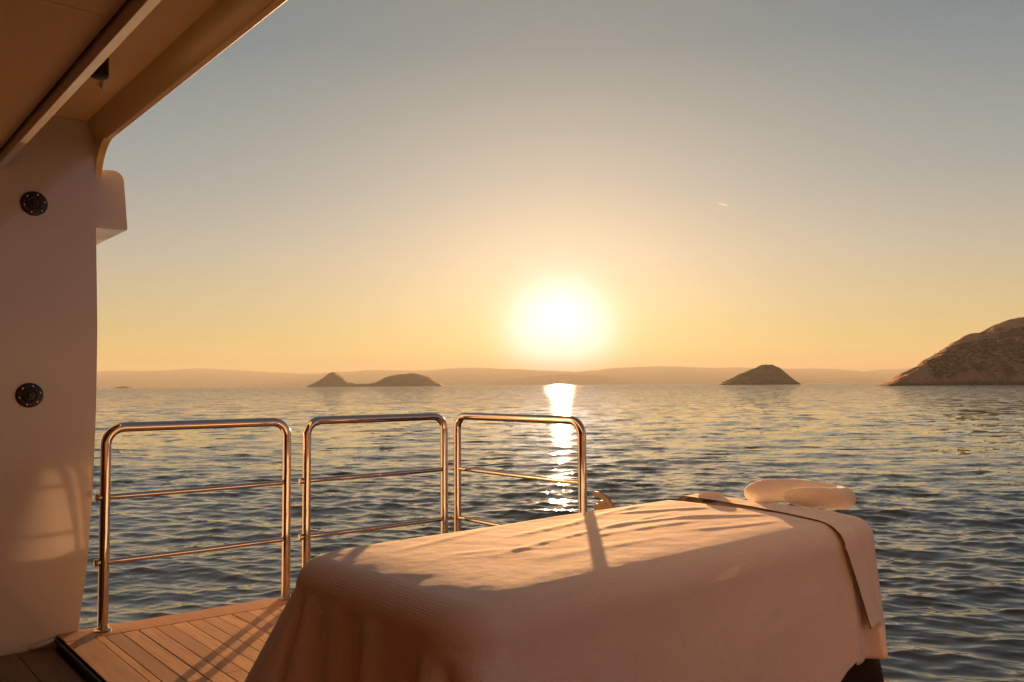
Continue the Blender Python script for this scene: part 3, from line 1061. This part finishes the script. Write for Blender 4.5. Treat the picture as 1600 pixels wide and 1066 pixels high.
ctrl = [(3.47, 2.315, .685), (3.49, 2.31, .690), (3.53, 2.30, .694), (3.60, 2.27, .698), (3.66, 2.21, .70), (3.69, 2.13, .70), (3.69, 2.05, .695), (3.67, 1.965, .694), (3.61, 1.895, .698), (3.53, 1.875, .704), (3.475, 1.925, .708), (3.45, 2.0, .708), (3.44, 2.075, .706), (3.438, 2.10, .704)]
rad = [0.018, 0.040, 0.052, 0.056, 0.056, 0.055, 0.053, 0.052, 0.050, 0.048, 0.046, 0.045, 0.034, 0.012]
cc = np.array(ctrl) - np.array([3.58, 2.1, 0])
tt = np.linspace(0, len(cc) - 1, 60)
sm = np.stack([np.interp(tt, np.arange(len(cc)), cc[:, i]) for i in range(3)], -1)
smr = np.interp(tt, np.arange(len(cc)), rad)
for _ in range(3):
    sm[1:-1] = (sm[:-2] + 2 * sm[1:-1] + sm[2:]) / 4
    smr[1:-1] = (smr[:-2] + 2 * smr[1:-1] + smr[2:]) / 4
bm = bmesh.new()
tube(bm, [Vector(p) for p in sm], list(smr), 24)
cu = finish(bm, 'cushion', TERRY, crad, 80)
tx = bpy.data.textures.new('lumps', 'CLOUDS')
tx.noise_scale = 0.08
ds = cu.modifiers.new('lumps', 'DISPLACE')
ds.texture = tx
ds.strength = 0.012
ds.mid_level = 0.5
for y in (1.985, 2.215):
    bm = bmesh.new()
    tube(bm, [(3.30 - 3.58, y - 2.1, .56), (3.62 - 3.58, y - 2.1, .60)], 0.009, 10)
    finish(bm, 'support_rod', STEEL, crad)
bm = bmesh.new()
prism(bm, [(p[0], p[1]) for p in (sm * [0.95, 0.95, 1])[::4]] + [(-0.10, -0.08), (0.03, -0.10), (0.055, 0.02), (0.0, 0.11), (-0.10, 0.14)], 2, 0.612, 0.625)
finish(bm, 'backing_plate', DARK, crad)

# --- small rolled towel showing above the far corner
bm = bmesh.new()
tube(bm, [(-0.062 * math.cos(math.pi * i / 12), 0, 0) for i in range(13)], [0.003 + 0.024 * math.sin(math.pi * i / 12) ** 0.6 for i in range(13)], 20)
rt = finish(bm, 'rolled_towel', TERRY, None, 60)
rt.location = (3.34, 2.43, 0.657)
rt.rotation_euler = (0, 0, R(-35))
tag(rt, 'small rolled white towel barely showing above the far corner of the table', 'towel')

# ------------------------------------------------------------------ contrail in the sky
k = mat('contrail_ice')
tr = k.n('ShaderNodeBsdfTransparent').outputs[0]
tl = k.n('ShaderNodeBsdfTranslucent', {0: (0.9, 0.88, 0.85, 1)}).outputs[0]
CON = done(k, k.n('ShaderNodeMixShader', {0: 0.07, 1: tr, 2: tl}).outputs[0])
azc = R(px_az(1134.5))
Dc = 60000.0 / 6
tx_ = Vector((math.cos(azc), -math.sin(azc), 0))
c0 = Vector((Dc * math.sin(azc), Dc * math.cos(azc), px_h(1134, 316.5) * Dc / 1.0))
bm = bmesh.new()
d = (tx_ * 55 + Vector((0, 0, -17)))
tube(bm, [c0 - d, c0 - d * 0.5, c0, c0 + d * .5, c0 + d], [3.0, 5.0, 6.0, 6.0, 3.0], 8)
con = finish(bm, 'contrail', CON, None, 60)
tag(con, 'short pale aircraft contrail high in the sky right of the sun', 'contrail')

# ------------------------------------------------------------------ haze
k = mat('haze_air')
hv = k.n('ShaderNodeVolumePrincipled', {'Color': (0.50, 0.55, 0.55, 1), 'Density': 9.2e-5, 'Anisotropy': 0.05})
k.t.links.new(hv.outputs[0], k.out.inputs[1])
bm = bmesh.new()
box(bm, (-17800, -17800, -10.0), (17800, 17800, 400.0))
hz_o = finish(bm, 'haze', k.mat, None, None)
tag(hz_o, kind='stuff')
